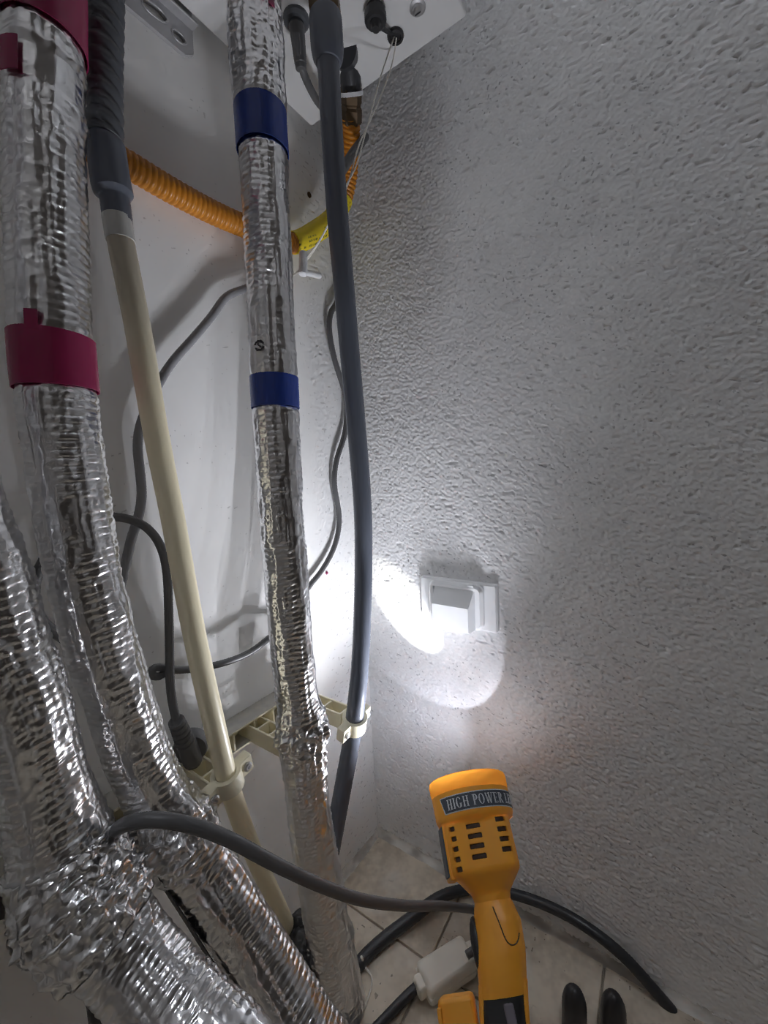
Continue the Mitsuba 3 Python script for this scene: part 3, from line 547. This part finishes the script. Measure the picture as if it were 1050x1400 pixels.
for s_, e in ((-1, A0), (1, A1)):
    part(ad, 'collar', xf(rbox((.014, .019, .017), .003, 12), F, (A0 + A1) / 2 + d * s_ * L * .53), 'mat_adapter', None, 40)
part(ad, 'cable', tube(P['adapter_cable'], .0058, .004, 14), 'mat_black_cable', 'black cable')
tw = thing('thermostat_wire', 'pair of thin white wires hanging from the black boiler grommet', 'wire')
part(tw, 'wire', tube(P['wire_a'], .0008, .004, 8), 'mat_wire'); part(tw, 'wire', tube(P['wire_b'], .0008, .004, 8), 'mat_wire')
part(tw, 'connector', cyl(P['connector'][0], P['connector'][1], .0055, .0055, 16, .001), 'mat_clear', 'small white wire connector')
part(tw, 'connector', cyl(P['connector_b'][0], P['connector_b'][1], .0035, .0042, 16, .001), 'mat_clear', 'small white wire connector')
part(tw, 'wire', tube(P['connector_wire'], .0011, .003, 8), 'mat_wire')

# ------------------------------------------------------------------ pipe bracket with clamps
pb = thing('pipe_bracket', 'cream plastic pipe rail with clamps on the back wall low down', 'bracket')
RT, RH, RD = .384, .026, .028
x0, x1 = -.66, -.205
part(pb, 'rail', cat(xf(rbox((x1 - x0, .003, RH), .0008), None, ((x0 + x1) / 2, -.0035, RT - RH / 2)), xf(rbox((x1 - x0, RD, .0028), .0008), None, ((x0 + x1) / 2, -RD / 2 - .001, RT - .0014)),
     xf(rbox((x1 - x0, RD, .0028), .0008), None, ((x0 + x1) / 2, -RD / 2 - .001, RT - RH + .0014))), 'mat_rail')
for i, x in enumerate(np.arange(x1 - .002, x0, -.029)):
    part(pb, 'rib', xf(rbox((.0026, RD - .002, RH - .002), .0007), None, (x, -RD / 2 - .001, RT - RH / 2)), 'mat_clamp')
def arm(xa, ya, za, w=.022, h=.020):
    L = abs(ya) - .004
    ms = [xf(rbox((.003, L, h), .0008), None, (xa + s * (w / 2 - .0015), -.004 - L / 2, za)) for s in (-1, 1)]
    ms += [xf(rbox((w - .002, .003, h - .002), .0008), None, (xa, -.004 - t * L, za)) for t in (.16, .42, .68, .97)]
    ms += [xf(rbox((w - .002, L - .002, .0024), .0008), None, (xa, -.004 - L / 2, za - h / 2 + .002))]
    return cat(*ms)
def clamp(p, tdir, r, toward):
    tdir = unit(tdir) * (1 if tdir[2] > 0 else -1); o = np.array(p) - tdir * .009
    k = part(pb, 'clamp', ring(o, tdir, r, r + .0042, .018, 40), 'mat_clamp')
    side = unit(np.cross(tdir, toward))
    for s_ in (-1, 1):
        e = np.array(p) + side * s_ * (r + .009) - np.asarray(toward) * .0
        F = np.stack([side, np.cross(tdir, side), tdir], 1)
        part(k, 'tab', xf(rbox((.014, .011, .018), .0012), F, e), 'mat_clamp')
        fr = unit(-np.cross(tdir, side)) * (1 if (-np.cross(tdir, side)) @ (EYE - e) > 0 else -1)
        part(k, 'bolt', lathe(e + fr * .0050, fr, [(0, 0), (.0044, 0), (.0044, .0022), (.0030, .0032), (.0012, .0032), (.0012, .0018), (0, .0018)], 16), 'mat_metal')
gcv = Curve(P['grey_pipe'], .004); i = np.argmin(np.linalg.norm(gcv.c - np.array([-.184, -.118, .362]), axis=1))
part(pb, 'arm', arm(gcv.c[i][0] + .001, gcv.c[i][1] + .013, .364), 'mat_clamp')
clamp(gcv.c[i], gcv.t[i], .0114, unit([0, 1, 0]))
ccv = Curve(P['cream_pipe'], .004); i = np.argmin(np.abs(ccv.c[:, 2] - .392))
part(pb, 'arm', arm(ccv.c[i][0] + .004, ccv.c[i][1] + .011, .374), 'mat_clamp')
clamp(ccv.c[i], ccv.t[i], .0094, unit([0, 1, 0]))
part(pb, 'arm', arm(-.262, -.086, .368), 'mat_clamp')
part(pb, 'wall_clip', xf(rbox((.016, .010, .020), .002), None, (-.491, -.033, .372)), 'mat_black', 'small black clip')
bw = np.array(P['black_wrap'])
solo('black_wrap', lumpy(tube(bw, [.010, .015, .0145, .016, .013], .002, 30), .0035, 120, 5), 'mat_black', 'black plastic wrap bundled behind the foot of the blue taped pipe', 'plastic wrap', True)

# ------------------------------------------------------------------ wall socket with hood
so = thing('wall_socket', 'white wall socket with a hood in the lamp beam on the stucco wall', 'socket')
S0 = np.array([0, -.1795, .4705])
def on_wall(m): return xf(m, np.array([[0, 0, -1], [-1, 0, 0], [0, 1, 0]]), S0)   # local: u along -y, v up, w off the wall
def rrect(w, h, r, n=8):
    pts = []
    for cx, cy, a0 in ((w / 2 - r, h / 2 - r, 0), (-w / 2 + r, h / 2 - r, 90), (-w / 2 + r, -h / 2 + r, 180), (w / 2 - r, -h / 2 + r, 270)):
        for a in np.linspace(a0, a0 + 90, n): pts.append((cx + r * math.cos(math.radians(a)), cy + r * math.sin(math.radians(a))))
    return m3.CrossSection([pts])
def pillow(w, h, r, z0, z1, bev):
    a = m3.Manifold.extrude(rrect(w, h, r), z1 - z0 - bev).translate([0, 0, z0])
    b = m3.Manifold.extrude(rrect(w - 2 * bev, h - 2 * bev, max(r - bev, .0006)), z1 - z0).translate([0, 0, z0])
    return m3.Manifold.batch_hull([a, b])
part(so, 'plate', on_wall(to_tm(pillow(.122, .070, .004, -.002, .0095, .0022))), 'mat_white', None, 30)
pad = pillow(.086, .067, .011, .006, .019, .004)
pad = pad - m3.Manifold.cube([.066, .060, .02], True).translate([-.001, -.004, .021])
part(so, 'hood_frame', on_wall(to_tm(pad)), 'mat_white', None, 30)
pr = m3.CrossSection([[(.010, .031), (.0135, .031), (.030, .006), (.0335, .0035), (.0335, -.0315), (.0305, -.0335), (.010, -.0335)][::-1]])
hood = m3.Manifold.extrude(pr, .064)   # (off wall, up) extruded along u
hm = to_tm(hood); v = np.asarray(hm.vertices); v = np.stack([v[:, 2] - .032, v[:, 1], v[:, 0]], 1)
tz = np.clip((v[:, 2] - .012) / .022, 0, 1); v[:, 0] *= 1 - .12 * tz
hm = trimesh.Trimesh(v, hm.faces[:, ::-1] if False else hm.faces, process=False); hm.fix_normals()
part(so, 'hood_cover', on_wall(xf(hm, None, (-.001, 0, 0))), 'mat_white', 'sloping hood cover', 25)
part(so, 'clip', on_wall(xf(rbox((.009, .004, .006), .0014), None, (.026, .0325, .0165))), 'mat_clear', 'small clear clip')

# ------------------------------------------------------------------ hand lamp
lk = thing('work_lamp', 'orange hand lamp with HIGH POWER LED lettering shining on the wall', 'lamp')
V_ = EYE - (LAMP_O - LAMP_N * .07); V_ = unit(V_ - LAMP_N * (V_ @ LAMP_N)); U_ = np.cross(V_, LAMP_N) * -1
LF = np.stack([np.cross(V_, -LAMP_N), V_, -LAMP_N], 1)      # local: x across (image right), y to the viewer, z back from the lens
if LF[:, 0] @ np.cross(FWD, UP) < 0: LF[:, 0] *= -1
FLIP = np.linalg.det(LF) < 0
def lamp_xf(m):
    m = m.copy(); m.vertices = np.asarray(m.vertices) @ LF.T + LAMP_O
    if FLIP: m.invert()
    return m
def loft(secs, m=72, ns=None):
    """secs: (z, rx, ry, exponent, dx, dy) with a superellipse section; closed ends"""
    z = np.array([s[0] for s in secs]); zz = np.unique(np.concatenate([z] + [np.linspace(a, b, max(int((b - a) / .002), 1) + 1) for a, b in zip(z[:-1], z[1:])]))
    I = [np.interp(zz, z, [s[j] if len(s) > j else 0 for s in secs]) for j in range(1, 6)]
    t = np.arange(m) * 2 * np.pi / m; c, s = np.cos(t), np.sin(t); V = []
    for k in range(len(zz)):
        e = 2 / I[2][k]; V.append(np.stack([I[3][k] + I[0][k] * np.sign(c) * np.abs(c) ** e, I[4][k] + I[1][k] * np.sign(s) * np.abs(s) ** e, np.full(m, zz[k])], 1))
    V = np.vstack(V); n = len(zz); i, j = np.meshgrid(np.arange(n - 1), np.arange(m), indexing='ij')
    a, b = (i * m + j).ravel(), (i * m + (j + 1) % m).ravel()
    f = np.vstack([np.stack([a, b, b + m], 1), np.stack([a, b + m, a + m], 1)])
    o = len(V); V = np.vstack([V, [[I[3][0], I[4][0], zz[0]], [I[3][-1], I[4][-1], zz[-1]]]]); jj = np.arange(m)
    f = np.vstack([f, np.stack([jj * 0 + o, (jj + 1) % m, jj], 1), np.stack([jj * 0 + o + 1, (n - 1) * m + jj, (n - 1) * m + (jj + 1) % m], 1)])
    return trimesh.Trimesh(V, f, process=False)
head_secs = [(.016, .0462, .0462, 2), (.038, .0452, .0452, 2), (.042, .0435, .0435, 2.1), (.044, .0395, .0395, 2.6), (.047, .0378, .0378, 3.6), (.085, .0364, .0362, 4.4), (.088, .0352, .0350, 4.2), (.103, .0205, .0200, 2.6), (.112, .0180, .0185, 2.2)]
head = loft(head_secs, 96)
hm_ = to_man(head)
def surf_r(z, phi):
    zz = [s[0] for s in head_secs]; r = np.interp(z, zz, [s[1] for s in head_secs]); e = np.interp(z, zz, [s[3] for s in head_secs])
    return r / (abs(math.sin(phi)) ** e + abs(math.cos(phi)) ** e) ** (1 / e)
vents = []
for phi, w, zs_ in ((-.10, .0155, (.050, .0585, .067, .0755)), (-.68, .0075, (.0495, .058, .0665, .075, .083)), (.68, .0120, (.0475, .056, .0645, .073))):
    for z in zs_: vents.append((phi, w, z))
def vent_box(phi, w, z, depth, out, h):
    r = surf_r(z, phi) ; b = rbox((w, depth, h), .0008, 8)
    R = np.array([[math.cos(phi), math.sin(phi), 0], [-math.sin(phi), math.cos(phi), 0], [0, 0, 1]])
    return xf(b, R, (math.sin(phi) * (r + out), math.cos(phi) * (r + out), z))
for phi, w, z in vents: hm_ = hm_ - to_man(vent_box(phi, w, z, .009, .001, .0044))
part(lk, 'head', lamp_xf(to_tm(hm_)), 'mat_lamp', None, 35)
for phi, w, z in vents: part(lk, 'vent', lamp_xf(vent_box(phi, w - .0003, z, .003, -.0030, .0042)), 'mat_vent')
# bezel rim: an open translucent cup round the recessed lens
t = np.array([(.0460, .017), (.0470, .010), (.0473, .004), (.0466, .0008), (.0455, 0), (.0448, .0008)])
part(lk, 'rim', lamp_xf(trimesh.creation.revolve(t, sections=72)), 'mat_rim_glow', 'orange lens rim', 35)
lens = trimesh.creation.revolve(np.array([(0, .0148), (.030, .0142), (.0436, .0140), (.0436, .0165), (0, .0165)]), sections=48)
key = part(lk, 'lens', lamp_xf(lens), 'mat_white', 'glowing white lens', 35)
scene[key]['emitter'] = {'type': 'area', 'radiance': {'type': 'rgb', 'value': [2.8, 2.95, 3.3]}}
def band(z0, z1, p0, p1, lift, slant=0.0, nt=50):
    ph = np.linspace(p0, p1, nt); V = []
    for l in (lift, -.001):
        for z, q in ((z0, 0), (z1, slant)):
            pp = np.linspace(p0 + q, p1, nt); r = np.array([surf_r(z, x) for x in pp]) + l
            V.append(np.stack([np.sin(pp) * r, np.cos(pp) * r, np.full(nt, z)], 1))
    V = np.vstack(V); i = np.arange(nt - 1); f = []
    def q(a, b): f.extend([np.stack([a * nt + i, b * nt + i, b * nt + i + 1], 1), np.stack([a * nt + i, b * nt + i + 1, a * nt + i + 1], 1)])
    q(0, 1); q(1, 3); q(3, 2); q(2, 0)
    for e in (0, nt - 1): f.append(np.array([[e, nt + e, 3 * nt + e], [e, 3 * nt + e, 2 * nt + e]]))
    m = trimesh.Trimesh(V, np.vstack(f), process=False); m.fix_normals(); return m
part(lk, 'label_border', lamp_xf(band(.0205, .0365, -.86, 1.62, .0004, .10)), 'mat_lamp_text', 'silver edge of the label')
lb = part(lk, 'label_band', lamp_xf(band(.0215, .0355, -.82, 1.60, .0008, .10)), 'mat_lamp_label', 'dark label band')
from shapely import Polygon, Point, LineString, box as sbox, union_all, affinity
def serif_text(txt, h, depth):
    """narrow book lettering with serifs, capitals h tall"""
    def stem(x, w=.15): return union_all([sbox(x, 0, x + w, 1), sbox(x - .07, 0, x + w + .07, .045), sbox(x - .07, .955, x + w + .07, 1)])
    def bowl(x, y0, y1, w):
        e = lambda a, b: affinity.scale(Point(0, 0).buffer(1, 24), a, b)
        o = e(w, (y1 - y0) / 2).difference(affinity.translate(e(w - .14, (y1 - y0) / 2 - .055), -.01, 0)).intersection(sbox(0, -2, 3, 2))
        return union_all([affinity.translate(o, x, (y0 + y1) / 2), sbox(x - .1, y1 - .055, x + .01, y1), sbox(x - .1, y0, x + .01, y0 + .055)])
    def ring_(w): 
        o = affinity.translate(affinity.scale(Point(0, 0).buffer(1, 32), w / 2, .52), w / 2, .5); i = affinity.translate(affinity.scale(Point(0, 0).buffer(1, 32), w / 2 - .15, .465), w / 2, .5); return o.difference(i)
    def bar(x0, y0, x1, y1, w): return LineString([(x0, y0), (x1, y1)]).buffer(w / 2, cap_style='flat')
    arms = lambda n: [sbox(.1, 0, .52, .055), sbox(.47, 0, .52, .22)] + ([sbox(.1, .945, .5, 1), sbox(.45, .80, .5, 1), sbox(.1, .485, .36, .535), sbox(.33, .40, .37, .62)] if n else [])
    G = {'H': (.68, [stem(.07), stem(.45), sbox(.1, .48, .5, .53)]), 'I': (.30, [stem(.07)]), 'P': (.56, [stem(.07), bowl(.27, .44, 1, .26)]),
         'O': (.66, [ring_(.64)]), 'E': (.58, [stem(.07)] + arms(1)), 'L': (.58, [stem(.07)] + arms(0)), 'D': (.66, [stem(.07), bowl(.27, 0, 1, .36)]),
         'R': (.64, [stem(.07), bowl(.27, .46, 1, .25), bar(.28, .48, .58, 0, .14), sbox(.5, 0, .68, .045)]),
         'G': (.68, [ring_(.64).difference(sbox(.42, .42, .9, .78)), sbox(.46, .06, .60, .42), sbox(.38, .38, .68, .425)]),
         'W': (.92, [bar(.10, 1, .29, 0, .14), bar(.29, 0, .46, .9, .06), bar(.42, 1, .61, 0, .14), bar(.61, 0, .80, 1, .06), sbox(.0, .955, .24, 1), sbox(.34, .955, .56, 1), sbox(.70, .955, .90, 1)])}
    x, out = 0, []
    for ch in txt:
        if ch == ' ': x += .34; continue
        w, parts = G[ch]; out.append(affinity.translate(union_all(parts), x, 0)); x += w + .09
    g = affinity.scale(union_all(out), h, h, origin=(0, 0)).simplify(h * .006)
    return cat(*[trimesh.creation.extrude_polygon(q, depth, engine='earcut') for q in getattr(g, 'geoms', [g])])
def wrap_text(txt, h, p0, p1, zbase, lift):
    m = serif_text(txt, h, .0004).subdivide_to_size(.0025)
    v = np.asarray(m.vertices); x = (v[:, 0] - v[:, 0].min()) / np.ptp(v[:, 0]); ph = p0 + (p1 - p0) * x; z = zbase - v[:, 1]
    r = np.array([surf_r(a, b) for a, b in zip(z, ph)]) + lift + v[:, 2]
    m.vertices = np.stack([np.sin(ph) * r, np.cos(ph) * r, z], 1); m.fix_normals(); return m
part(lb, 'lettering', lamp_xf(wrap_text('HIGH POWER LED', .0096, -.62, 1.40, .0334, .0008)), 'mat_lamp_text', 'HIGH POWER LED in silver letters', False)
# dark side panel and its orange rail
R = np.array([[math.cos(-1.35), math.sin(-1.35), 0], [-math.sin(-1.35), math.cos(-1.35), 0], [0, 0, 1]])
r0 = surf_r(.065, -1.35)
part(lk, 'panel_frame', lamp_xf(xf(rbox((.030, .010, .050), .002), R, (math.sin(-1.35) * (r0 - .001), math.cos(-1.35) * (r0 - .001), .0655))), 'mat_lamp')
part(lk, 'side_panel', lamp_xf(xf(rbox((.0235, .0030, .043), .001), R, (math.sin(-1.35) * (r0 + .0040), math.cos(-1.35) * (r0 + .0040), .0655))), 'mat_lamp_label', 'dark grey side panel')
# handle
hs = [(.098, .0175, .018, 2.2), (.106, .0175, .018, 2.2), (.112, .0205, .020, 2.3), (.125, .0240, .022, 2.4), (.145, .0246, .0235, 2.4, -.003), (.160, .0232, .0225, 2.4, -.006), (.172, .0220, .021, 2.4, -.009)]
part(lk, 'handle', lamp_xf(loft(hs, 64)), 'mat_lamp', None, 40)
_e = lambda x, z: .0003 + (.0235 if z > .13 else .022) * max(1 - abs((x + (.003 if z > .14 else 0)) / .0246) ** 2.4, .01) ** (1 / 2.4)
part(lk, 'seam', lamp_xf(tube([(x, _e(x, z), z) for x, z in ((-.001, .1135), (.0005, .120), (.0025, .128), (.004, .136), (.0065, .1405), (.011, .1415), (.0155, .1395), (.0185, .134))], .00045, .002, 8, (0, 1, 0))), 'mat_vent', 'thin moulding line')
part(lk, 'trigger', lamp_xf(xf(to_tm(m3.Manifold.sphere(1, 40).scale([.0065, .0105, .0215])), None, (-.0235, .004, .139))), 'mat_black', 'black oval switch', True)
gs = [(.166, .0212, .0203, 2.5, -.0075), (.18, .0212, .0200, 2.6, -.011), (.205, .0205, .0195, 2.6, -.016), (.26, .0200, .0195, 2.6, -.022), (.34, .0210, .0200, 2.6, -.022), (.395, .0230, .0210, 2.6, -.02)]
gk = part(lk, 'grip', lamp_xf(loft(gs, 56)), 'mat_black', 'black lower grip', 40)
for sx in (-1, 1):
    part(gk, 'side_strip', lamp_xf(loft([(.164, .0036, .013, 3, sx * .0198 - .007, 0), (.18, .0030, .011, 3, sx * .0198 - .011, .002), (.205, .0022, .008, 3, sx * .0192 - .016, .003), (.25, .0022, .007, 3, sx * .0192 - .021, .003), (.36, .0022, .006, 3, sx * .020 - .021, .003)], 24)), 'mat_lamp', 'orange strip', 40)
part(gk, 'latch', lamp_xf(xf(rbox((.009, .006, .06), .0015), None, (-.006, .0195, .205))), 'mat_grip_grey', 'grey sliding latch')
bs = part(lk, 'battery_case', lamp_xf(cat(xf(rbox((.034, .034, .24), .004), None, (-.054, -.010, .288)), xf(rbox((.12, .06, .030), .005), None, (-.012, 0, .405)))), 'mat_lamp', 'orange battery case')
part(bs, 'rail', lamp_xf(xf(rbox((.004, .006, .23), .001), None, (-.0695, .008, .288))), 'mat_lamp')

# ------------------------------------------------------------------ rubber stubs by the lamp
for b, h, r, w in zip(P['prongs'], (.040, .062, .058), (.0115, .0135, .0135), ('shortest black rubber stub, closest to the lamp grip', 'tall black rubber stub standing between two others', 'black rubber stub standing closest to the stucco wall')):
    pr_ = [(0, 0), (r * .95, 0), (r, .003), (r, h - 1.9 * r)] + [(r * math.cos(a), h - 1.9 * r + 1.9 * r * math.sin(a)) for a in np.linspace(0, np.pi / 2, 10)[1:]]
    pr_[-1] = (0, h)
    solo('rubber_stub', lathe((b[0], b[1], 0), (0, 0, 1), pr_, 32), 'mat_black', w, 'stub', 40, 'rubber stubs on the floor')
